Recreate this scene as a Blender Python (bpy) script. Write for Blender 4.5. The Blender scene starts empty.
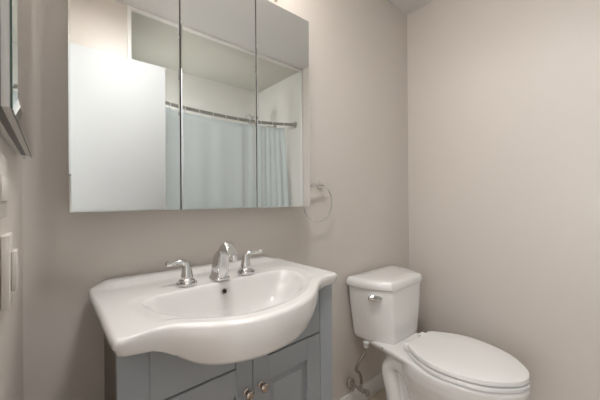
import bpy, bmesh, math, random
from mathutils import Vector, Matrix, noise
random.seed(4)
PI = math.pi
C = bpy.context.scene.collection
scene = bpy.context.scene
ZO = 0.08                      # every height below is measured from a datum 8 cm above the floor
FLOOR, CEIL = -0.08, 2.427
XL, XR = -0.058, 1.945
YF = -1.39                     # wall / tub opening opposite the mirror
YT = -2.20                     # back wall of the tub alcove
XA = 0.417                     # left side of the tub alcove

# ------------------------------------------------------------ camera
cam_d = bpy.data.cameras.new('camera'); cam = bpy.data.objects.new('camera', cam_d); C.objects.link(cam)
rt = Vector((0.76251727, -0.64692612, -0.00734899)); up = Vector((0.00457295, -0.00596951, 0.99997173))
fw = Vector((0.6469517, 0.76252932, 0.00159349))
M = Matrix((rt, up, -fw)).transposed().to_4x4()
M.translation = Vector((0, -1.1, 1.11256 + ZO))
cam.matrix_world = M
cam_d.sensor_width = 36; cam_d.lens = 294.6655 / 600 * 36; cam_d.clip_start = 0.02
scene.camera = cam

# ------------------------------------------------------------ world, exposure
W_WORLD, W_CEIL, W_HALL, W_TUB, W_VAN = 7.0, 11.0, 2.0, 6.0, 1.25
w = bpy.data.worlds.new('world'); scene.world = w; w.use_nodes = True
w.node_tree.nodes['Background'].inputs[0].default_value = (0.98, 1.0, 1.03, 1)
w.node_tree.nodes['Background'].inputs[1].default_value = W_WORLD
vs = scene.view_settings
vs.view_transform = 'Standard'; vs.look = 'None'; vs.gamma = 1; vs.use_curve_mapping = False
vs.exposure = 0.0

# ------------------------------------------------------------ light
LX, LY = 0.42, -0.70
def area(name, loc, rot, sx, sy, power, col):
    l = bpy.data.lights.new(name, 'AREA'); l.shape = 'RECTANGLE'; l.size = sx; l.size_y = sy
    l.energy = power; l.color = col
    o = bpy.data.objects.new(name, l); o.location = (loc[0], loc[1], loc[2] + ZO); o.rotation_euler = rot
    C.objects.link(o); return o
area('ceiling_fill_light', (LX, LY, CEIL - 0.075), (0, 0, 0), 0.26, 0.26, W_CEIL, (1.0, 1.0, 1.0))  # fill light for the room, from an added ceiling lamp
area('hallway_fill_light', (-0.62, -1.0, CEIL - 0.075), (0, 0, 0), 0.3, 0.3, W_HALL, (1.0, 1.0, 1.0))  # weak fill through the doorway, from an added hallway lamp
wl = area('added_window_portal', (-1.21, -0.95, 1.30), (0, math.radians(-90), 0), 1.5, 1.0, 1, (1, 1, 1)); wl.data.cycles.is_portal = True  # portal for the added hallway window
area('tub_fill_light', (XA + 0.065, -1.78, 1.60), (0, math.radians(-90), 0), 0.24, 0.24, W_TUB, (1.0, 1.0, 1.0))  # fill light for the alcove, from an added hidden lamp
VAN_E = W_VAN * 6
VAN_P = W_VAN

# ------------------------------------------------------------ materials
def mat(name, col, rough=0.5, metal=0.0, bump=0.0, bscale=60, var=0.0, spec=0.5, coat=0.0, emis=None, es=0, trans=0.0, sss=0):
    m = bpy.data.materials.new(name); m.use_nodes = True
    nt = m.node_tree; b = nt.nodes['Principled BSDF']
    b.inputs['Base Color'].default_value = (*col, 1); b.inputs['Roughness'].default_value = rough
    b.inputs['Metallic'].default_value = metal; b.inputs['Specular IOR Level'].default_value = spec
    b.inputs['Coat Weight'].default_value = coat; b.inputs['Coat Roughness'].default_value = 0.08
    b.inputs['Transmission Weight'].default_value = trans
    if emis: b.inputs['Emission Color'].default_value = (*emis, 1); b.inputs['Emission Strength'].default_value = es
    if bump or var:
        tc = nt.nodes.new('ShaderNodeTexCoord'); n = nt.nodes.new('ShaderNodeTexNoise')
        n.inputs['Scale'].default_value = bscale; n.inputs['Detail'].default_value = 3
        nt.links.new(tc.outputs['Object'], n.inputs['Vector'])
        if bump:
            bp = nt.nodes.new('ShaderNodeBump'); bp.inputs['Strength'].default_value = bump; bp.inputs['Distance'].default_value = 0.002
            nt.links.new(n.outputs['Fac'], bp.inputs['Height']); nt.links.new(bp.outputs['Normal'], b.inputs['Normal'])
        if var:
            n2 = nt.nodes.new('ShaderNodeTexNoise'); n2.inputs['Scale'].default_value = 2.2
            nt.links.new(tc.outputs['Object'], n2.inputs['Vector'])
            r = nt.nodes.new('ShaderNodeMix'); r.data_type = 'RGBA'
            r.inputs['A'].default_value = (*[c * (1 - var) for c in col], 1); r.inputs['B'].default_value = (*[min(1, c * (1 + var)) for c in col], 1)
            nt.links.new(n2.outputs['Fac'], r.inputs['Factor']); nt.links.new(r.outputs['Result'], b.inputs['Base Color'])
    return m
wall_m = mat('greige_wall_paint', (0.68, 0.625, 0.575), 0.38, bump=0.10, bscale=90, var=0.02, spec=0.45)
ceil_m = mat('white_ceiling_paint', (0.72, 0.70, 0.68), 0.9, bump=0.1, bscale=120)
alc_ceil_m = mat('darker_tub_ceiling', (0.60, 0.585, 0.52), 0.85, bump=0.1, bscale=120)  # darker and warmer tone than the main ceiling
tubwall_m = mat('tub_surround', (0.76, 0.745, 0.71), 0.35, var=0.03, bump=0.05, bscale=12)
trim_m = mat('white_trim_paint', (0.80, 0.79, 0.76), 0.35)
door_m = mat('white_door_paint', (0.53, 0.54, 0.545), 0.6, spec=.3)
porc = mat('white_porcelain', (0.87, 0.85, 0.835), 0.12, coat=0.35, spec=0.5)
plast = mat('white_seat_plastic', (0.88, 0.86, 0.845), 0.22, spec=0.5)
grey_m = mat('grey_cabinet_paint', (0.32, 0.34, 0.36), 0.45, var=0.03)
chrome = mat('polished_chrome', (0.72, 0.72, 0.72), 0.12, metal=1)
steel = mat('brushed_steel', (0.50, 0.47, 0.43), 0.32, metal=1)
bronze = mat('copper_bronze', (0.40, 0.34, 0.30), 0.25, metal=1)
mirror_m = mat('mirror_silver', (0.86, 0.88, 0.875), 0.015, metal=1)
bevel_m = mat('mirror_bevel', (0.86, 0.89, 0.88), 0.02, metal=1)
glassedge = mat('green_glass_edge', (0.015, 0.05, 0.035), 0.15, spec=0.6)
cabw = mat('white_cabinet_enamel', (0.62, 0.61, 0.58), 0.4)
darkgap = mat('dark_steel_edge', (0.03, 0.03, 0.035), 0.4, metal=0.3)
almetal = mat('satin_aluminium', (0.16, 0.16, 0.155), 0.4, metal=0.8)
plate_m = mat('ivory_switch_plastic', (0.66, 0.61, 0.56), 0.35)
black_m = mat('black_hole', (0.012, 0.010, 0.009), 0.5)
white_pl = mat('white_plastic', (0.8, 0.8, 0.79), 0.35)
shade_m = mat('frosted_glass_shade', (0.95, 0.93, 0.9), 0.4, emis=(1.0, 0.94, 0.88), es=VAN_E)
lamp_m = mat('fill_lamp_diffuser', (0.95, 0.94, 0.92), 0.4, emis=(1.0, 0.95, 0.9), es=W_CEIL * .7)  # glowing cover shared by the added fill lamps
curt_m = mat('pale_blue_curtain', (0.64, 0.71, 0.72), 0.7, bump=0.15, bscale=300, var=0.03)
# floor: beige tiles
hose_m = mat('braided_steel_hose', (0.30, 0.27, 0.23), 0.4, metal=.8, bump=.6, bscale=700)
soft_chrome = mat('soft_chrome', (0.82, 0.82, 0.81), 0.15, metal=1)
rod_m = mat('satin_nickel', (0.36, 0.35, 0.33), 0.35, metal=.6)
sink_m = mat('sink_ceramic', (0.70, 0.68, 0.665), 0.12, coat=.3)
side_m = mat('dark_taupe_side', (0.20, 0.165, 0.14), 0.5)  # darker and browner than the grey cabinet front
floor_m = bpy.data.materials.new('beige_floor_tile'); floor_m.use_nodes = True
nt = floor_m.node_tree; b = nt.nodes['Principled BSDF']; tc = nt.nodes.new('ShaderNodeTexCoord'); br = nt.nodes.new('ShaderNodeTexBrick')
br.offset = 0; br.inputs['Color1'].default_value = (0.52, 0.43, 0.34, 1); br.inputs['Color2'].default_value = (0.48, 0.40, 0.32, 1)
br.inputs['Mortar'].default_value = (0.36, 0.31, 0.26, 1); br.inputs['Scale'].default_value = 1; br.inputs['Mortar Size'].default_value = 0.003
br.inputs['Brick Width'].default_value = 0.3; br.inputs['Row Height'].default_value = 0.3
nt.links.new(tc.outputs['Object'], br.inputs['Vector']); nt.links.new(br.outputs['Color'], b.inputs['Base Color']); b.inputs['Roughness'].default_value = 0.35

# ------------------------------------------------------------ mesh helpers
def box(bm, x0, x1, y0, y1, z0, z1, bev=0.0, seg=2):
    vs_ = [bm.verts.new(p) for p in ((x0,y0,z0),(x1,y0,z0),(x1,y1,z0),(x0,y1,z0),(x0,y0,z1),(x1,y0,z1),(x1,y1,z1),(x0,y1,z1))]
    fs = [bm.faces.new([vs_[i] for i in q]) for q in ((0,3,2,1),(4,5,6,7),(0,1,5,4),(1,2,6,5),(2,3,7,6),(3,0,4,7))]
    if bev:
        es = list({e for f in fs for e in f.edges})
        bmesh.ops.bevel(bm, geom=es, offset=bev, segments=seg, profile=0.5, affect='EDGES')
def loft(bm, rings, cap0=True, cap1=True, closed=True):
    R = [[bm.verts.new(p) for p in r] for r in rings]
    n = len(R[0])
    for a, b_ in zip(R, R[1:]):
        for i in range(n if closed else n - 1):
            j = (i + 1) % n
            bm.faces.new((a[i], a[j], b_[j], b_[i]))
    if cap0 and closed: bm.faces.new(list(reversed(R[0])))
    if cap1 and closed: bm.faces.new(R[-1])
    return R
def catmull(pts, n=8, closed=False):
    P = [Vector(p) for p in pts]; out = []; m = len(P)
    rng = range(m) if closed else range(m - 1)
    for i in rng:
        g = (lambda k: P[k % m]) if closed else (lambda k: P[min(max(k, 0), m - 1)])
        p0, p1, p2, p3 = g(i-1), g(i), g(i+1), g(i+2)
        for s in range(n):
            t = s / n
            out.append(0.5 * ((2*p1) + (p2-p0)*t + (2*p0-5*p1+4*p2-p3)*t*t + (3*p1-p0-3*p2+p3)*t**3))
    if not closed: out.append(P[-1].copy())
    return out
def tube(bm, path, r, seg=12, flat=1.0, cap=True):
    path = [Vector(p) for p in path]; n = len(path)
    rr = r if isinstance(r, (list, tuple)) else [r] * n
    T = [(path[min(i+1, n-1)] - path[max(i-1, 0)]).normalized() for i in range(n)]
    ref = Vector((0,0,1)) if abs(T[0].z) < 0.9 else Vector((1,0,0))
    nrm = (ref - T[0]*ref.dot(T[0])).normalized(); rings = []
    for i in range(n):
        nrm = (nrm - T[i]*nrm.dot(T[i])).normalized(); bn = T[i].cross(nrm)
        rings.append([path[i] + rr[i]*(math.cos(a)*nrm*flat + math.sin(a)*bn) for a in [2*PI*k/seg for k in range(seg)]])
    loft(bm, rings, cap, cap)
def ringtube(bm, c, u, v, R, r, n=40, seg=8):
    c, u, v = Vector(c), Vector(u), Vector(v); w_ = u.cross(v); rings = []
    for i in range(n):
        a = 2*PI*i/n; d = u*math.cos(a) + v*math.sin(a)
        rings.append([c + d*(R + r*math.cos(b)) + w_*(r*math.sin(b)) for b in [2*PI*k/seg for k in range(seg)]])
    rings.append(rings[0])
    loft(bm, rings, False, False); bmesh.ops.remove_doubles(bm, verts=bm.verts, dist=1e-6)
def lathe(bm, prof, c=(0,0,0), ax=(0,0,1), n=32):
    c = Vector(c); ax = Vector(ax).normalized()
    a0 = Vector((1,0,0)) if abs(ax.x) < 0.9 else Vector((0,1,0)); u = (a0 - ax*a0.dot(ax)).normalized(); v = ax.cross(u)
    loft(bm, [[c + ax*h + (u*math.cos(2*PI*k/n) + v*math.sin(2*PI*k/n))*max(r, 1e-4) for k in range(n)] for r, h in prof])
roots = {}
def thing(name, label, cat, base, group=None, rz=0):
    o = bpy.data.objects.new(name, None); C.objects.link(o); o.empty_display_size = 0.05
    o.location = (base[0], base[1], base[2] + ZO); o['label'] = label; o['category'] = cat
    if group: o['group'] = group
    return o
def base_of(o):
    while o.parent: o = o.parent
    return Vector(o.location)
SKEW = {}
def obj(name, bm, m, parent=None, base=None, smooth=35, label=None):
    bmesh.ops.recalc_face_normals(bm, faces=bm.faces)
    me = bpy.data.meshes.new(name)
    off = base_of(parent) if parent else Vector((base[0], base[1], base[2] + ZO)) if base else Vector((0, 0, ZO))
    rn = parent
    while rn and rn.parent: rn = rn.parent
    if rn and rn.name in SKEW:                      # front of the vanity runs slightly out of square with the wall
        for v in bm.verts: v.co.y += SKEW[rn.name]*(v.co.x-.42)*min(max(-v.co.y, 0)/.45, 1.2)
    for v in bm.verts: v.co = v.co + Vector((0, 0, ZO)) - off
    bm.to_mesh(me); bm.free()
    me.shade_smooth(); me.set_sharp_from_angle(angle=math.radians(smooth))
    me.materials.append(m)
    o = bpy.data.objects.new(name, me); C.objects.link(o)
    if parent: o.parent = parent
    else: o.location = off
    if label: o['label'] = label
    return o
def tag(o, label, cat, group=None, kind=None):
    o['label'] = label; o['category'] = cat
    if group: o['group'] = group
    if kind: o['kind'] = kind
    return o
def struct(name, bm, m, base=(0,0,0), label=None):
    o = obj(name, bm, m, None, base, 30); o['kind'] = 'structure'
    o['category'] = name.split('_')[0]
    if label: o['label'] = label
    return o
def BM(*boxes, bev=0):
    bm = bmesh.new()
    for b_ in boxes: box(bm, *b_, bev=bev)
    return bm

# ------------------------------------------------------------ room shell
HX = -1.25                                                   # far wall of the hallway
DY0, DY1, DTOP = -1.30, -0.69, 1.98                           # doorway in the left wall
struct('floor', BM((HX-.1, XR+.1, YT-.1, 0.1, FLOOR-.1, FLOOR)), floor_m, label='beige tiled bathroom floor')
struct('ceiling', BM((HX-.1, XR+.1, YF, 0.1, CEIL, CEIL+.1)), ceil_m, label='white ceiling over the room')
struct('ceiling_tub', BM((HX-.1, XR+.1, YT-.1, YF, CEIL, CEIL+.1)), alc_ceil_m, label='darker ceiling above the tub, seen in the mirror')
struct('wall_back', BM((XL-.12, XR+.1, 0, .1, FLOOR, CEIL)), wall_m, label='greige wall behind the sink and toilet')
struct('wall_right', BM((XR, XR+.1, YF, 0, FLOOR, CEIL)), wall_m, label='greige wall to the right of the toilet')
struct('wall_left', BM((XL-.12, XL, DY1, 0, FLOOR, CEIL), (XL-.12, XL, YF-.1, DY0, FLOOR, CEIL), (XL-.12, XL, DY0, DY1, DTOP, CEIL)), wall_m, label='greige wall with the doorway, at left edge')
struct('wall_front', BM((XL, XA, YF-.1, YF, FLOOR, CEIL)), wall_m, label='greige wall behind the open door, seen in the mirror')
struct('wall_tub_left', BM((XA-.1, XA, YT, YF-.1, FLOOR, CEIL)), tubwall_m, label='pale side wall of the tub alcove')
struct('wall_tub_right', BM((XR, XR+.1, YT, YF, FLOOR, CEIL)), tubwall_m, label='pale end wall of the tub alcove by the rod flange')
struct('wall_tub_back', BM((XA-.1, XR+.1, YT-.1, YT, FLOOR, CEIL)), tubwall_m, label='pale long wall of the tub alcove behind the curtain')
struct('wall_hallway', BM((HX-.1, HX, YT, .1, FLOOR, .55), (HX-.1, HX, YT, .1, 2.05, CEIL), (HX-.1, HX, YT, -1.45, .55, 2.05), (HX-.1, HX, -.45, .1, .55, 2.05), (HX, XL-.12, 0, .1, FLOOR, CEIL), (HX, XL-.12, YF-.2, YF-.1, FLOOR, CEIL)), wall_m, label='greige hallway wall outside the doorway')
struct('trim_1', BM((XA-.018, XA+.006, YF, YF+.012, FLOOR, CEIL), bev=.002), trim_m, label='white upright trim at the left of the tub opening')
struct('trim_2', BM((XR-.016, XR, YF-.02, YF+.012, FLOOR, CEIL), bev=.002), trim_m, label='white upright trim at the right of the tub opening')
struct('trim_3', BM((XA+.006, XR-.016, YF-.012, YF+.012, CEIL-.02, CEIL), bev=.002), trim_m, label='white trim strip along the ceiling above the tub opening')
struct('trim_4', BM((XL, XL+.012, DY1, DY1+.04, FLOOR, DTOP+.05), (XL, XL+.012, DY0-.05, DY0, FLOOR, DTOP+.05), (XL, XL+.012, DY0, DY1, DTOP, DTOP+.05),
                    (XL-.12, XL, DY1-.012, DY1, FLOOR, DTOP), (XL-.12, XL, DY0, DY0+.012, FLOOR, DTOP), (XL-.12, XL, DY0, DY1, DTOP-.012, DTOP)), trim_m, label='white casing around the doorway')
struct('window_added', BM((HX-.07, HX-.03, -1.449, -1.41, .551, 2.049), (HX-.07, HX-.03, -.49, -.451, .551, 2.049), (HX-.07, HX-.03, -1.41, -.49, .551, .59), (HX-.07, HX-.03, -1.41, -.49, 2.01, 2.049), (HX-.065, HX-.035, -1.41, -.49, 1.28, 1.31)), trim_m, label='added white hallway window letting fill daylight in through the doorway')  # unseen window, added so daylight fills the room
BT = 0.022
def skirting(name, x0, x1, y0, y1, lab):
    struct(name, BM((x0, x1, y0, y1, FLOOR, BT), bev=.004), trim_m, label=lab)
skirting('baseboard_back_left', XL, 0.10, -.013, 0, 'white baseboard left of the vanity')
skirting('baseboard_back', 0.745, XR, -.013, 0, 'white baseboard behind the toilet')
skirting('baseboard_right', XR-.013, XR, YF+.013, -.014, 'white baseboard on the right wall')
skirting('baseboard_left', XL, XL+.013, DY1+.041, -.014, 'white baseboard on the left wall')

# ------------------------------------------------------------ door (open, seen in the mirror)
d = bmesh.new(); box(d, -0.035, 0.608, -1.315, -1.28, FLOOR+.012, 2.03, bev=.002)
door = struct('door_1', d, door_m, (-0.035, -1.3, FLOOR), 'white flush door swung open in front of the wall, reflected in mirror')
k = bmesh.new(); lathe(k, [(.03,0),(.03,.006),(.012,.01),(.011,.03),(.024,.036),(.028,.05),(.022,.06),(.0,.063)], (0.55, -1.28, 0.92), (0,1,0))
obj('door_knob', k, steel, door)

# ------------------------------------------------------------ mirrored three-door wall cabinet
cx0, cx1, cz0, cz1, cy = 0.038, 0.890, 1.0855, 1.9157, -0.121
mc = thing('mirror_cabinet', 'wide three-door mirrored medicine cabinet on wall above the sink', 'mirror cabinet', (0.464, 0, cz0))
obj('body', BM((cx0+.006, cx1-.006, cy+.024, -.001, cz0+.004, cz1-.004), bev=.001), cabw, mc)
def mirror_panel(bm, x0, x1, z0, z1, yf, bw, bd, nx=None):
    # front plane with bevelled border, facing -y
    v = [bm.verts.new(p) for p in ((x0, yf+bd, z0), (x1, yf+bd, z0), (x1, yf+bd, z1), (x0, yf+bd, z1),
         (x0+bw, yf, z0+bw), (x1-bw, yf, z0+bw), (x1-bw, yf, z1-bw), (x0+bw, yf, z1-bw),
         (x0, yf+.005, z0), (x1, yf+.005, z0), (x1, yf+.005, z1), (x0, yf+.005, z1))]
    for q in ((4,5,6,7),(0,1,5,4),(1,2,6,5),(2,3,7,6),(3,0,4,7),(8,9,1,0),(9,10,2,1),(10,11,3,2),(11,8,0,3),(8,11,10,9)):
        bm.faces.new([v[i] for i in q])
gapw = 0.0042
xs = [cx0, 0.3245, 0.6125, cx1]
for i in range(3):
    a = xs[i] + (gapw/2 if i else 0); b2 = xs[i+1] - (gapw/2 if i < 2 else 0)
    dr = obj('door', BM((a+.001, b2-.001, cy+.0052, cy+.022, cz0+.001, cz1-.001), bev=.001), darkgap, mc)
    bm = bmesh.new(); mirror_panel(bm, a, b2, cz0, cz1, cy, .0045, .0005)
    g_ = obj('mirror_glass', bm, mirror_m, dr, smooth=1); g_.data.materials.append(darkgap)
    for p in g_.data.polygons:
        if abs(p.normal.x) > .9: p.material_index = 1

# ------------------------------------------------------------ vanity lamp above the mirror
vl = thing('vanity_lamp', 'brushed nickel three-lamp light bar on wall above the mirror', 'wall lamp', (0.46, 0, 2.09))
obj('backplate', BM((0.13, 0.79, -.022, -.001, 2.05, 2.13), bev=.004), steel, vl)
for lx in (0.20, 0.465, 0.735):
    ly = -0.085
    a = bmesh.new(); tube(a, catmull([(lx, -.02, 2.09), (lx, -.06, 2.085), (lx, ly, 2.055), (lx, ly, 2.02)]), .008)
    arm = obj('arm', a, steel, vl)
    s = bmesh.new(); lathe(s, [(.0,1.958),(.007,1.960),(.010,1.966),(.010,1.998),(.024,2.002),(.028,2.02),(.03,2.035),(.0,2.037)], (lx, ly, 0))
    obj('socket_cup', s, steel, arm)
    s = bmesh.new(); prof = [(.03,2.04),(.042,2.06),(.050,2.09),(.054,2.13),(.064,2.165)]
    lathe(s, prof + [(r-.004, h) for r, h in reversed(prof)], (lx, ly, 0))
    obj('lamp_shade', s, shade_m, vl)
    l = bpy.data.lights.new('bulb', 'POINT'); l.energy = VAN_P; l.color = (1.0, 0.97, 0.94); l.shadow_soft_size = .03
    lo = bpy.data.objects.new('bulb_light', l); lo.parent = vl; lo.location = Vector((lx, ly - 0.0, 2.20 + ZO)) - vl.location; C.objects.link(lo)
# ceiling lamps, both added out of view for fill light
hl = thing('added_hallway_lamp', 'added round white ceiling lamp out in the hallway, for fill light', 'ceiling lamp', (-.62, -1.0, CEIL-.07))
b_ = bmesh.new(); lathe(b_, [(.19,CEIL-.03),(.195,CEIL-.025),(.195,CEIL-.001),(.19,CEIL-.0005)], (-.62,-1.0,0)); obj('rim', b_, steel, hl)
b_ = bmesh.new(); lathe(b_, [(.0,CEIL-.068),(.08,CEIL-.064),(.14,CEIL-.052),(.185,CEIL-.03),(.18,CEIL-.0305)], (-.62,-1.0,0)); obj('diffuser', b_, lamp_m, hl)
cl = thing('added_ceiling_lamp', 'added round white ceiling lamp in the middle of the room, for fill light', 'ceiling lamp', (LX, LY, CEIL-.07))
b_ = bmesh.new(); lathe(b_, [(.15,CEIL-.03),(.155,CEIL-.025),(.155,CEIL-.001),(.15,CEIL-.0005)], (LX, LY, 0)); obj('rim', b_, steel, cl)
b_ = bmesh.new(); lathe(b_, [(.0,CEIL-.068),(.06,CEIL-.064),(.11,CEIL-.052),(.145,CEIL-.03),(.14,CEIL-.0305)], (LX, LY, 0)); obj('diffuser', b_, lamp_m, cl)

tl = thing('added_tub_lamp', 'added square frosted wall lamp that brightens the tub alcove from its end wall', 'wall lamp', (XA, -1.78, 1.60))  # unseen lamp, added to brighten the alcove
obj('lamp_base', BM((XA+.001, XA+.015, -1.92, -1.64, 1.46, 1.74), bev=.003), steel, tl)
obj('diffuser', BM((XA+.0155, XA+.055, -1.905, -1.655, 1.475, 1.725), bev=.012), lamp_m, tl)

# ------------------------------------------------------------ small medicine cabinet on the left wall
my0, my1, mz0, mz1 = -0.646, -0.180, 1.217, 1.96
xf = -0.0278
sm = thing('medicine_cabinet', 'shallow mirror-fronted medicine cabinet on the left wall, cropped by frame', 'medicine cabinet', (XL, -.41, mz0))
obj('body', BM((XL+.0005, XL+.009, my0+.012, my1-.03, mz0+.001, mz1-.006), bev=.001), cabw, sm)
dr = obj('door', BM((-.0405, xf-.0052, my0+.001, my1-.001, mz0+.001, mz1-.001), bev=.0008), cabw, sm)
obj('hinge_pin', BM((-.0455, -.0425, my1-.012, my1-.009, mz0-.006, mz0+.02)), steel, dr)
obj('door_backing', BM((-.0488, -.0406, my0+.002, my1-.012, mz0+.002, mz1-.004)), almetal, dr)
bm = bmesh.new(); mirror_panel(bm, my0, my1, mz0, mz1, 0, .016, .0032)
for v in bm.verts: x, y, z = v.co; v.co = (xf - y, x, z)      # turn it to face +x
g = obj('mirror_glass', bm, mirror_m, dr, smooth=1)
g.data.materials.append(glassedge)
for p in g.data.polygons:
    if abs(p.normal.y) > .9 or abs(p.normal.z) > .9: p.material_index = 1

# ------------------------------------------------------------ switch plates on the left wall
sp = thing('switch_plate', 'ivory switch plate on left wall, low beside the vanity', 'switch plate', (XL, -.46, 1.0))
obj('plate', BM((XL+.0005, -.0475, -.470, -.400, .948, 1.062), bev=.0025), plate_m, sp)
for y in (-.435,): obj('rocker', BM((-.0475, -.0405, y-.016, y+.016, .972, 1.036), bev=.002), plate_m, sp)
so = thing('outlet_plate', 'ivory outlet plate on left wall below the medicine cabinet', 'outlet plate', (XL, -.52, 1.13))
obj('plate', BM((XL+.0005, -.0505, -.575, -.455, 1.090, 1.182), bev=.003), plate_m, so)
obj('socket', BM((-.0505, -.0475, -.552, -.478, 1.114, 1.150), bev=.002), plate_m, so)

# ------------------------------------------------------------ towel ring
tr = thing('towel_ring', 'chrome towel ring on wall at right edge of the mirror', 'towel ring', (1.01, 0, 1.19))
b_ = bmesh.new(); lathe(b_, [(.020,.0),(.020,.005),(.014,.010),(.009,.014),(.0085,.036),(.011,.040),(.0105,.048),(.0,.050)], (1.062, -.001, 1.193), (0,-1,0), 24)
obj('mount', b_, soft_chrome, tr)
b_ = bmesh.new(); tube(b_, [(1.062, -.043, 1.194), (1.03, -.045, 1.196), (.995, -.047, 1.192), (.968, -.048, 1.180)], [.0065, .006, .0055, .0045], 10)
obj('arm', b_, soft_chrome, tr)
b_ = bmesh.new(); ringtube(b_, (1.012, -.0455, 1.102), (1,0,0), (0,0,1), .0965, .0027, 60)
obj('ring', b_, soft_chrome, tr)

# ------------------------------------------------------------ vanity cabinet
VY = -0.40; vx0, vx1 = 0.101, 0.747; VC = 0.421
va = thing('vanity_cabinet', 'grey shaker vanity cabinet under the white sink', 'vanity cabinet', (VC, -.2, FLOOR))
SKEW[va.name] = .04
def lip_t(x):
    a = min(max((VC - x - .175) / .135, (x - VC - .03) / .265, 0), 1); s = a*a*(3-2*a)
    return .097*(1-s) + .034*s
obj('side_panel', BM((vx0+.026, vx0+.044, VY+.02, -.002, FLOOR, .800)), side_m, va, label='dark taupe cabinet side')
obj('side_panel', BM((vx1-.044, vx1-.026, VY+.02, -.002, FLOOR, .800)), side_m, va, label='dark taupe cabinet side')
obj('back_panel', BM((vx0+.0445, vx1-.0445, -.010, -.002, FLOOR+.05, .70)), grey_m, va)
obj('bottom_shelf', BM((vx0+.0445, vx1-.0445, VY+.022, -.012, FLOOR+.10, FLOOR+.118)), grey_m, va)
obj('toe_kick', BM((vx0+.0445, vx1-.0445, VY+.06, VY+.072, FLOOR, FLOOR+.099)), grey_m, va)
sl, sr = vx0+.060, vx1-.060
obj('stile', BM((vx0, sl, VY, VY+.0195, FLOOR, .822), bev=.0015), grey_m, va)
obj('stile', BM((sr, vx1, VY, VY+.0195, FLOOR, .822), bev=.0015), grey_m, va)
obj('bottom_rail', BM((sl+.0005, sr-.0005, VY, VY+.0195, FLOOR+.09, FLOOR+.14), bev=.0015), grey_m, va)
dz = 0.672
def apron(xa, xb):
    bm = bmesh.new(); n = 14; f = []; bk = []
    top = [(xa + (xb-xa)*i/n) for i in range(n+1)]
    pts = [(xa, dz+.002)] + [(x, .86 - lip_t(x)*1.06 - .004) for x in top] + [(xb, dz+.002)]
    loft(bm, [[(x, VY+.003, z) for x, z in pts], [(x, VY+.0195, z) for x, z in pts]])
    return bm
inl, inr = VC-.052, VC+.052
obj('apron_panel', apron(sl+.001, inl-.0015), grey_m, va)
obj('apron_panel', apron(inr+.0015, sr-.001), grey_m, va)
def vdoor(x0, x1, tall_left):
    zb = FLOOR+.145; zt = dz-.002; y0, y1 = VY, VY+.018; s = .058
    tx = (x0, inr-.0 if tall_left else 0) if tall_left else (inl, x1)
    topz = .748
    ol, or_ = (inr, x1-s) if tall_left else (x0+s, inl)
    bm = bmesh.new()
    if tall_left: box(bm, x0, ol, y0, y1, zb, topz, .0012, 1); box(bm, or_, x1, y0, y1, zb, zt, .0012, 1)
    else: box(bm, x0, ol, y0, y1, zb, zt, .0012, 1); box(bm, or_, x1, y0, y1, zb, topz, .0012, 1)
    box(bm, ol, or_, y0+.0004, y1, zt-.068, zt, .0012, 1); box(bm, ol, or_, y0+.0004, y1, zb, zb+.068, .0012, 1)
    d_ = obj('door', bm, grey_m, va)
    pz0, pz1 = zb+.068, zt-.068
    bm = bmesh.new()
    r0 = [(ol, y0+.013, pz0), (or_, y0+.013, pz0), (or_, y0+.013, pz1), (ol, y0+.013, pz1)]
    def ins(q, k, y): return [(ol+k, y, pz0+k), (or_-k, y, pz0+k), (or_-k, y, pz1-k), (ol+k, y, pz1-k)]
    loft(bm, [[(x, y1-.001, z) for x, y, z in r0], r0, ins(r0, .014, y0+.013), ins(r0, .022, y0+.006)], True, True)
    obj('panel', bm, grey_m, d_, smooth=15)
    kx = (x0+.022) if tall_left else (x1-.022)
    bm = bmesh.new(); lathe(bm, [(.009,0),(.009,.003),(.005,.006),(.0048,.013),(.009,.016),(.0118,.021),(.0118,.025),(.008,.029),(.0,.030)], (kx, y0, .602), (0,-1,0), 24)
    obj('knob', bm, bronze, d_, label='copper bronze door knob')
vdoor(sl+.0025, VC-.0012, False); vdoor(VC+.0012, sr-.0025, True)

# ------------------------------------------------------------ ceramic vanity sink
SC = 0.4215
half = [(0,-.556),(.05,-.552),(.10,-.538),(.15,-.511),(.19,-.479),(.225,-.452),(.25,-.441),(.28,-.437),(.305,-.440),(.325,-.438),(.335,-.425),(.337,-.35),(.337,-.25),(.338,-.15),(.338,-.055),(.334,-.025),(.318,-.006),(.285,-.002),(.2,-.002),(.1,-.002),(0,-.002)]
hc = catmull([(x, y, 0) for x, y in half], 6)
outer_poly = [(SC + p.x*1.04, p.y) for p in hc] + [(SC - p.x, p.y) for p in reversed(hc[1:-1])]
RC = (SC, -0.315)
def ray_poly(poly, a):
    dx, dy = math.cos(a), math.sin(a); best = None; n = len(poly)
    for i in range(n):
        x1, y1 = poly[i][0]-RC[0], poly[i][1]-RC[1]; x2, y2 = poly[(i+1)%n][0]-RC[0], poly[(i+1)%n][1]-RC[1]
        ex, ey = x2-x1, y2-y1; den = dx*ey - dy*ex
        if abs(den) < 1e-12: continue
        t = (x1*ey - y1*ex)/den; s = (x1*dy - y1*dx)/den
        if t > 0 and -1e-6 <= s <= 1+1e-6 and (best is None or t > best): best = t
    return best
NS = 240
angs = [2*PI*i/NS for i in range(NS)]
Ro = [ray_poly(outer_poly, a) for a in angs]
bowl_half = [(0,-.504),(.06,-.497),(.12,-.474),(.175,-.430),(.215,-.375),(.238,-.325),(.246,-.275),(.238,-.245),(.21,-.228),(.14,-.222),(.07,-.221),(0,-.221)]
bc = catmull([(x, y, 0) for x, y in bowl_half], 6)
bowl_poly = [(SC + p.x*1.04, p.y) for p in bc] + [(SC - p.x, p.y) for p in reversed(bc[1:-1])]
Rb = [ray_poly(bowl_poly, a) for a in angs]
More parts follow.
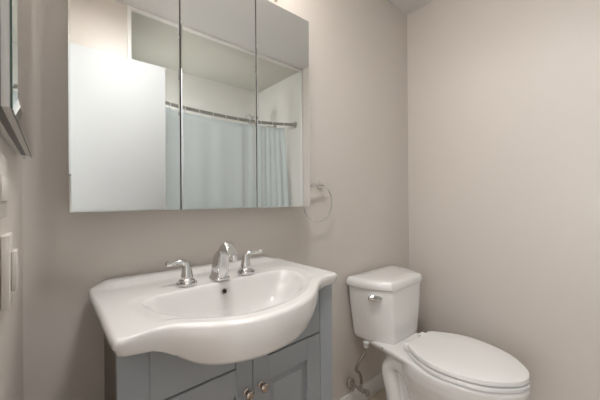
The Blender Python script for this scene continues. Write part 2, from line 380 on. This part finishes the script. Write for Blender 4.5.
def sst(a, b, x):
    t = min(max((x-a)/(b-a), 0), 1); return t*t*(3-2*t)
def deck_z(x, y):
    ledge = .013*sst(-.085, -.05, y)*(1 - sst(.285, .325, abs(x-SC)))
    return .859 + ledge
def ringpts(fr, zf):       # fr(i)->radius
    out = []
    for i, a in enumerate(angs):
        r = fr(i); x, y = RC[0]+r*math.cos(a), RC[1]+r*math.sin(a); out.append((x, y, zf(i, x, y)))
    return out
def tt(i): return lip_t(RC[0] + Ro[i]*math.cos(angs[i])) if math.sin(angs[i]) < .35 else .034
ttv = [tt(i) for i in range(NS)]
for _ in range(6): ttv = [(ttv[i-1]+2*ttv[i]+ttv[(i+1) % NS])/4 for i in range(NS)]
rings = []
rings.append(ringpts(lambda i: .02, lambda i,x,y: .700))
rings.append(ringpts(lambda i: Rb[i]*.50, lambda i,x,y: .708))
rings.append(ringpts(lambda i: Rb[i]*.68, lambda i,x,y: .744))
rings.append(ringpts(lambda i: min(Ro[i]-.03, Rb[i]+.012), lambda i,x,y: .86-ttv[i]+.000))
rings.append(ringpts(lambda i: Ro[i]-.006-.20*ttv[i], lambda i,x,y: .86-ttv[i]))
rings.append(ringpts(lambda i: Ro[i]-.15*ttv[i], lambda i,x,y: .86-ttv[i]+.003))
rings.append(ringpts(lambda i: Ro[i]-.09*ttv[i], lambda i,x,y: .86-ttv[i]+.012))
rings.append(ringpts(lambda i: Ro[i]+.001, lambda i,x,y: .86-ttv[i]*.5))
for k in range(1, 6):
    t = k/6*PI/2
    rings.append(ringpts(lambda i: Ro[i]-.012*(1-math.cos(t)), lambda i,x,y: deck_z(x,y)-.012*(1-math.sin(t))))
ND = 14
for k in range(ND):
    t = k/(ND-1)
    rings.append(ringpts(lambda i: (Ro[i]-.013)*(1-t) + (Rb[i]+.006)*t, lambda i,x,y: deck_z(x,y) - .003*sst(.6, 1, t)))
bowlprof = [(1.012, -.0005), (.994, .0014), (.975, .0045), (.955, .0095), (.93, .018), (.90, .030), (.865, .044), (.82, .060), (.77, .075), (.70, .092), (.57, .106), (.42, .115), (.25, .120), (.10, .122)]
DC = (SC, -.345)
for s, dpt in bowlprof:
    def fr(i, s=s): return Rb[i]*s
    rings.append(ringpts(fr, lambda i,x,y,dpt=dpt: .855-dpt))
sink = thing('vanity_sink', 'white ceramic belly-front sink on the grey vanity', 'sink', (SC, -.3, .70)); SKEW[sink.name] = .115
bm = bmesh.new(); loft(bm, rings)
obj('basin', bm, sink_m, sink, smooth=60)
bm = bmesh.new(); lathe(bm, [(.030,.7345),(.030,.7365),(.024,.7375),(.020,.7355),(.0,.7355)], (RC[0], RC[1], 0)); obj('drain', bm, chrome, sink)
# overflow hole on the back wall of the bowl
oc = Vector((SC-.002, -.2325, .827)); on = Vector((0, -.88, .47)).normalized()
bm = bmesh.new(); lathe(bm, [(.0092,-.004),(.0092,.0012),(.0070,.0016),(.0070,-.004)], oc, on, 24)
ov = obj('overflow_ring', bm, steel, sink)
bm = bmesh.new(); lathe(bm, [(.0070,-.002),(.0070,.0010),(.0,.0010)], oc, on, 24); obj('overflow_hole', bm, black_m, ov)

# ------------------------------------------------------------ widespread faucet: a spout and two lever handles
FX, FY, FZ = 0.424, -0.190, 0.8595
sp_ = thing('faucet', 'chrome widespread faucet with arched spout and two lever handles on the sink', 'faucet', (FX, FY, FZ))
bm = bmesh.new()
lathe_r = []
def sq(cx, cy, cz, hx, hy, t, e=3.6, n=40):
    # superellipse section, hx across x, hy along direction t in the y-z plane
    o = []
    for k in range(n):
        a = 2*PI*k/n; c_, s_ = math.cos(a), math.sin(a)
        u = math.copysign(abs(c_)**(2/e), c_)*hx; v = math.copysign(abs(s_)**(2/e), s_)*hy
        o.append((cx+u, cy+v*t[0], cz+v*t[1]))
    return o
sec = [(FY, FZ+.000, .027, .038, 0), (FY, FZ+.006, .027, .038, 0), (FY+.001, FZ+.009, .023, .034, 0), (FY-.003, FZ+.030, .021, .033, 0), (FY-.008, FZ+.058, .019, .0325, -4),
       (FY-.014, FZ+.078, .018, .031, -12), (FY-.022, FZ+.094, .0175, .028, -28), (FY-.039, FZ+.1040, .017, .0230, -55), (FY-.062, FZ+.105, .0165, .0185, -84),
       (FY-.083, FZ+.099, .0155, .0150, -110), (FY-.099, FZ+.085, .0140, .0130, -132)]
_a = catmull([(q[0], q[1], q[2]) for q in sec[3:]], 5); _b = catmull([(q[3], q[4]/100, 0) for q in sec[3:]], 5)
sec = sec[:3] + [(p.x, p.y, p.z, q.x, q.y*100) for p, q in zip(_a, _b)]
rs = []
for cy_, cz_, hx, hy, dg in sec:
    a = math.radians(dg); rs.append(sq(FX, cy_, cz_, hx, hy, (math.cos(a), math.sin(a))))
loft(bm, rs); obj('spout_body', bm, chrome, sp_, smooth=55)
bm = bmesh.new(); lathe(bm, [(.0105,0),(.0105,.016),(.0085,.017),(.0,.013)], (FX, FY-.095, FZ+.086), (0,-.35,-.94), 20); obj('aerator', bm, chrome, sp_)
def handle(hx, hy, s):
    bm = bmesh.new(); lathe(bm, [(.030,0),(.031,.003),(.030,.007),(.024,.010),(.0235,.014),(.018,.019),(.0185,.021),(.018,.027),(.0165,.034),(.0135,.048),(.0112,.060),(.0095,.067),(.0,.070)], (hx, hy, FZ))
    t = obj('handle', bm, chrome, sp_)
    bm = bmesh.new(); p = catmull([(hx, hy, FZ+.046), (hx+s*.003, hy, FZ+.060), (hx+s*.014, hy, FZ+.070), (hx+s*.032, hy-.001, FZ+.0695), (hx+s*.048, hy-.003, FZ+.069), (hx+s*.062, hy-.004, FZ+.072)], 6)
    n = len(p); rad = []
    for i in range(n):
        q = i/(n-1); rad.append(.0055*(1-q)**1.5 + .0066 + .0034*sst(.55, 1, q) - (.004 if i == n-1 else 0))
    tube(bm, p, rad, 16, .8); obj('lever', bm, chrome, t)
handle(.318, -.188, -1)
handle(.523, -.186, 1)

# ------------------------------------------------------------ toilet
TC = 1.437
to = thing('toilet', 'white two-piece elongated toilet with closed lid in the corner', 'toilet', (TC, -.4, FLOOR))
plan = [(0,-.270),(.08,-.269),(.13,-.266),(.155,-.262),(.166,-.252),(.200,-.195),(.226,-.14),(.236,-.08),(.238,-.035),(.234,-.022),(.22,-.018),(.10,-.018),(0,-.018)]
pc = catmull([(x, y, 0) for x, y in plan], 5)
tp = [(p.x, p.y) for p in pc] + [(-p.x, p.y) for p in reversed(pc[1:-1])]
TYC = -.13; TK = 1.474
def tank_ring(s, z, sy=None, sx=None):
    sx = sx or s; sy = sy or s
    return [(TK + x*sx*.965, min(TYC + (y-TYC)*sy, -.012), z-.006) for x, y in tp]
bm = bmesh.new()
loft(bm, [tank_ring(.66,.352,.66), tank_ring(.72,.354,.78), tank_ring(.765,.364,.86), tank_ring(.79,.385,.89), tank_ring(.84,.47,.92), tank_ring(.89,.55,.935), tank_ring(.925,.62,.94), tank_ring(.94,.648,.95), tank_ring(.90,.652,.91)])
tank = obj('tank', bm, porc, to, smooth=50)
bm = bmesh.new()
loft(bm, [tank_ring(.93,.6495,.93), tank_ring(.980,.650,.980), tank_ring(.993,.655), tank_ring(.998,.672), tank_ring(.985,.682), tank_ring(.965,.691), tank_ring(.93,.6955), tank_ring(.85,.698), tank_ring(.5,.700), tank_ring(.1,.7005)])
obj('tank_lid', bm, porc, to, smooth=60)
# flush lever on the front left of the tank
n_ = Vector((-.72, -.69, .05)).normalized(); t_ = Vector((.69, -.72, 0)).normalized()
fc = Vector((TK-.188, -.183, .600)) 
bm = bmesh.new()
rr = []
for h, s in ((-.012,1),(.004,1),(.007,.8)):
    rr.append([fc + n_*h + t_*(.037*s*math.cos(a)) + Vector((0,0,1))*(.016*s*math.sin(a)) for a in [2*PI*k/28 for k in range(28)]])
loft(bm, rr); fl = obj('lever_plate', bm, chrome, tank)
bm = bmesh.new(); tube(bm, [fc+n_*.004+t_*.012, fc+n_*.020+t_*.012], .006, 12); tube(bm, catmull([fc+n_*.018+t_*.016, fc+n_*.022-t_*.004, fc+n_*.019-t_*.030+Vector((0,0,.001))], 5), [.0065]*10+[.004], 12, .8)
obj('flush_lever', bm, steel, fl)
# bowl + pedestal
seat_half = [(0,-.797),(.045,-.787),(.085,-.763),(.125,-.727),(.160,-.680),(.185,-.615),(.197,-.545),(.194,-.485),(.172,-.425),(.140,-.375),(.117,-.345),(.103,-.337),(.08,-.335),(0,-.335)]
def outline(half_, n=6):
    c_ = catmull([(x, y, 0) for x, y in half_], n)
    return [(p.x, p.y) for p in c_] + [(-p.x, p.y) for p in reversed(c_[1:-1])]
so_ = outline(seat_half)
def oring(poly, s, z, cy_=-.55, sx=None, dy=0):
    sx = sx or s
    return [(TC + x*sx, cy_ + (y-cy_)*s + dy, z) for x, y in poly]
bm = bmesh.new()
rim_half = [(0,-.803),(.045,-.792),(.085,-.767),(.122,-.732),(.156,-.68),(.182,-.615),(.194,-.54),(.192,-.485),(.178,-.42),(.168,-.37),(.160,-.33),(.15,-.27),(.135,-.19),(.125,-.12),(.11,-.085),(.06,-.08),(0,-.08)]
ro_ = outline(rim_half)
def blend(polyA, t, z, tx, ty0, ty1):
    # squeeze outline A: x scaled by tx, y remapped between ty0 (front) and ty1 (back)
    return [(TC + x*tx, ty0 + (y+.803)/(.723)*(ty1-ty0), z) for x, y in polyA]
egg_half = [(0,-.797),(.045,-.786),(.085,-.762),(.122,-.728),(.156,-.678),(.182,-.615),(.194,-.545),(.192,-.485),(.178,-.42),(.15,-.37),(.10,-.335),(.05,-.322),(0,-.32)]
eg = outline(egg_half)
def egg(sx, y0, y1, z): return [(TC + x*sx, y0 + (y+.797)/.477*(y1-y0), z) for x, y in eg]
loft(bm, [egg(.40,-.60,-.30,FLOOR+.02), egg(.42,-.61,-.30,.05), egg(.50,-.64,-.30,.12), egg(.66,-.69,-.29,.18), egg(.82,-.74,-.28,.235), egg(.93,-.778,-.28,.285), egg(.985,-.793,-.29,.325), egg(1,-.797,-.30,.348), egg(.98,-.791,-.31,.358)])
loft(bm, [blend(ro_,0,.300,.70,-.60,-.14), blend(ro_,0,.325,.90,-.76,-.10), blend(ro_,0,.345,1,-.797,-.08), blend(ro_,0,.353,1,-.797,-.08), blend(ro_,0,.360,.98,-.793,-.085)])
box(bm, TC-.055, TC+.055, -.50, -.17, FLOOR+.01, .32, .02, 3)
loft(bm, [egg(.60,-.64,-.12,FLOOR), egg(.60,-.64,-.12,FLOOR+.02), egg(.52,-.62,-.14,FLOOR+.035), egg(.36,-.58,-.18,FLOOR+.05)])
for s in (-1, 1):
    p = catmull([(TC+s*.045,-.60,.02),(TC+s*.060,-.50,.085),(TC+s*.072,-.40,.185),(TC+s*.076,-.32,.255),(TC+s*.076,-.260,.275),(TC+s*.076,-.215,.225),(TC+s*.072,-.235,.10),(TC+s*.070,-.255,FLOOR+.01)], 6)
    tube(bm, p, .040, 16)
bowl = obj('bowl', bm, porc, to, smooth=80)
rm = bowl.modifiers.new('remesh', 'REMESH'); rm.mode = 'VOXEL'; rm.voxel_size = .0055; rm.use_smooth_shade = True
sm_ = bowl.modifiers.new('smooth', 'SMOOTH'); sm_.factor = .6; sm_.iterations = 6
def slab(poly, z0, z1, r, s0=1.0):
    bm = bmesh.new(); rs = []
    for k in range(5):
        a = k/4*PI/2; rs.append(oring(poly, s0 - (r/.2)*(1-math.sin(a)), z0 + r*(1-math.cos(a))))
    for k in range(5):
        a = k/4*PI/2; rs.append(oring(poly, s0 - (r/.2)*(1-math.cos(a)), z1 - r*(1-math.sin(a))))
    rs.append(oring(poly, s0*.6, z1+.001)); rs.append(oring(poly, .05, z1+.0015))
    loft(bm, rs); return bm
obj('seat', slab(so_, .3660, .3815, .0012, .997), plast, to, smooth=60)
obj('seat_lid', slab(so_, .3885, .4080, .0018, .992), plast, to, smooth=60)
for s in (-1, 1):
    bm = bmesh.new(); box(bm, TC+s*.075-.022, TC+s*.075+.022, -.342, -.305, .364, .399, .006, 3); obj('seat_hinge', bm, plast, to)
bm = bmesh.new(); lathe(bm, [(.006,0),(.006,-.012),(.004,-.014),(.0,-.014)], (TC-.135, -.215, .355)); obj('tank_bolt', bm, steel, to)
for s in (-1, 1):
    bm = bmesh.new(); lathe(bm, [(.014,-.006),(.014,.004),(.010,.012),(.0,.014)], (TC+s*.105, -.30, FLOOR+.016)); obj('bolt_cap', bm, porc, to)

# ------------------------------------------------------------ water supply valve and hose
wv = thing('supply_valve', 'brushed steel shutoff valve with braided hose on wall below the toilet tank', 'water valve', (1.27, 0, .08))
bm = bmesh.new(); lathe(bm, [(.030,.0),(.029,.006),(.018,.012),(.010,.014)], (1.285,-.0135,.082), (0,-1,0)); obj('escutcheon', bm, steel, wv)
bm = bmesh.new(); tube(bm, [(1.285,-.02,.082),(1.285,-.085,.082)], .0085, 14); tube(bm, [(1.285,-.065,.082),(1.285,-.110,.082)], .013, 14); tube(bm, [(1.285,-.088,.082),(1.285,-.088,.115)], .009, 14)
obj('valve_body', bm, steel, wv)
bm = bmesh.new(); tube(bm, [(1.285,-.110,.082),(1.285,-.128,.082)], .005, 10)
rr = [[Vector((1.285, y, .082)) + Vector((s*.011*math.cos(a), 0, s*.020*math.sin(a))) for a in [2*PI*k/24 for k in range(24)]] for y, s in ((-.122,.8),(-.125,1),(-.135,1),(-.138,.8))]
loft(bm, rr); obj('valve_handle', bm, steel, wv)
bm = bmesh.new(); hp = catmull([(1.285,-.088,.110),(1.286,-.088,.140),(1.268,-.090,.178),(1.236,-.095,.210),(1.244,-.105,.250),(1.276,-.115,.290),(1.288,-.120,.330)], 8)
tube(bm, hp, .0082, 12); obj('hose', bm, hose_m, wv)
bm = bmesh.new(); lathe(bm, [(.010,.322),(.014,.326),(.014,.341),(.016,.344),(.016,.352)], (1.288,-.120,0), n=12); obj('hose_nut', bm, white_pl, wv, label='white plastic coupling nut')

# ------------------------------------------------------------ shower: tub, rod, rings, curtain, shower head (seen in the mirror)
RZ = 1.90
rod_pts = [(XA+.0,-1.50),(.55,-1.565),(.70,-1.62),(.84,-1.655),(.97,-1.672),(1.12,-1.683),(1.30,-1.684),(1.476,-1.672),(1.63,-1.643),(1.806,-1.58),(1.945,-1.497)]
rp = catmull([(x, y, RZ) for x, y in rod_pts], 8)
rod = thing('shower_rod', 'curved chrome shower rod across the tub opening, seen in the mirror', 'shower rod', (1.18, -1.6, RZ))
bm = bmesh.new(); tube(bm, rp, .015, 14); obj('rod', bm, rod_m, rod)
bm = bmesh.new(); lathe(bm, [(.032,.001),(.032,.008),(.022,.014),(.018,.03),(.0,.03)], (XR, -1.497, RZ), (-1,-.25,0)); obj('flange', bm, steel, rod)
bm = bmesh.new(); lathe(bm, [(.032,.001),(.032,.008),(.022,.014),(.018,.03),(.0,.03)], (XA, -1.50, RZ), (1,-.25,0)); obj('flange', bm, steel, rod)
cum = [0]
for a, b_ in zip(rp, rp[1:]): cum.append(cum[-1] + (b_-a).length)
Ltot = cum[-1]
def rod_at(s):
    s = min(max(s, 0), Ltot)
    for i in range(len(cum)-1):
        if cum[i+1] >= s:
            t = (s-cum[i])/(cum[i+1]-cum[i]); p = rp[i].lerp(rp[i+1], t); d_ = (rp[i+1]-rp[i]).normalized(); return p, d_
    return rp[-1], (rp[-1]-rp[-2]).normalized()
NR = 12
s0c, s1c = .05, Ltot - .125
ring_s = [s0c + (s1c-s0c)*(i/(NR-1))**.93 for i in range(NR)]
first = None
for i, s in enumerate(ring_s):
    p, d_ = rod_at(s)
    if first is None:
        bm = bmesh.new(); ringtube(bm, (0,0,-.014), (1,0,0), (0,0,1), .0285, .0026, 28, 6)
        first = obj('curtain_ring', bm, white_pl, None, (0,0,0)); r_ = first
        tag(first, 'small white ring holding the pale blue curtain on the rod', 'curtain ring', 'curtain rings on the shower rod')
    else:
        r_ = first.copy(); C.objects.link(r_)
    r_.location = (p.x, p.y, p.z + ZO); r_.rotation_euler = (0, 0, math.atan2(d_.y, d_.x) + PI/2)
# curtain
bm = bmesh.new(); NU, NV = 260, 26; top = RZ - .036; bot = FLOOR + .455
grid = []
for j in range(NV+1):
    v = j/NV; row = []
    for i in range(NU+1):
        u = i/NU; s = s0c-.01 + (s1c-s0c+.02)*u
        spread = 1 + .055*v*sst(.80, 1, u)
        p, d_ = rod_at(s*spread); nrm = Vector((-d_.y, d_.x, 0))
        amp = .006 + .016*v**.6
        dens = u + .35*sst(.55, 1, u)*u
        wv_ = (math.sin(dens*NR*2*PI*.5+1.1*math.sin(dens*13))*.55 + .40*math.sin(dens*27+1.9*math.sin(dens*9)+v*.5))*(.55+.45*sst(.3,.6,u)) + .5*sst(.6,1,u)*math.sin(dens*95+v)
        sag = -.005*abs(math.sin(PI*(NR-1)*u**(1/.93)))*(1-v) 
        row.append(bm.verts.new((p.x + nrm.x*amp*wv_, p.y + nrm.y*amp*wv_, top + (bot-top)*v + sag)))
    grid.append(row)
for j in range(NV):
    for i in range(NU): bm.faces.new((grid[j][i], grid[j][i+1], grid[j+1][i+1], grid[j+1][i]))
cu = obj('shower_curtain', bm, curt_m, None, (1.15, -1.6, RZ-.05), 80)
sol = cu.modifiers.new('thickness', 'SOLIDIFY'); sol.thickness = .0015
tag(cu, 'pale blue-grey shower curtain hanging from the curved rod, seen in the mirror', 'shower curtain')
# shower head
shd = thing('shower_fixture', 'chrome shower head on the tub end wall, seen above the curtain in the mirror', 'shower head', (XR, -1.86, 1.93))
bm = bmesh.new(); lathe(bm, [(.03,.001),(.028,.006),(.012,.010)], (XR,-1.86,1.95), (-1,0,0)); obj('flange', bm, chrome, shd)
bm = bmesh.new(); tube(bm, catmull([(XR-.005,-1.86,1.95),(XR-.09,-1.86,1.935),(XR-.15,-1.86,1.910),(XR-.19,-1.86,1.903),(XR-.24,-1.86,1.925),(XR-.29,-1.86,1.968)],6), .009, 12); obj('arm', bm, steel, shd)
bm = bmesh.new(); lathe(bm, [(.014,-.04),(.022,-.016),(.048,.006),(.054,.018),(.052,.028),(.0,.030)], (XR-.315,-1.86,1.985), (-.75,0,-.5)); obj('shower_head', bm, chrome, shd)
# tub
tb = thing('bathtub', 'white alcove bathtub behind the curtain', 'bathtub', (1.18, -1.85, FLOOR))
tx0, tx1, ty0, ty1, tz = XA+.001, XR-.017, YT+.001, -1.44, FLOOR+.44
def rrect(x0, x1, y0, y1, r, z, n=6):
    o = []
    for cx_, cy_, a0 in ((x1-r,y1-r,0),(x0+r,y1-r,90),(x0+r,y0+r,180),(x1-r,y0+r,270)):
        for k in range(n+1):
            a = math.radians(a0 + 90*k/n); o.append((cx_+r*math.cos(a), cy_+r*math.sin(a), z))
    return o
bm = bmesh.new()
loft(bm, [rrect(tx0,tx1,ty0,ty1,.01,FLOOR+.001), rrect(tx0,tx1,ty0,ty1,.01,tz-.01), rrect(tx0+.006,tx1-.006,ty0+.006,ty1-.006,.01,tz), rrect(tx0+.07,tx1-.07,ty0+.07,ty1-.07,.08,tz-.002),
          rrect(tx0+.085,tx1-.085,ty0+.085,ty1-.085,.08,tz-.03), rrect(tx0+.15,tx1-.13,ty0+.13,ty1-.13,.10,FLOOR+.12), rrect(tx0+.22,tx1-.20,ty0+.19,ty1-.19,.09,FLOOR+.10)])
obj('basin', bm, porc, tb, smooth=40)
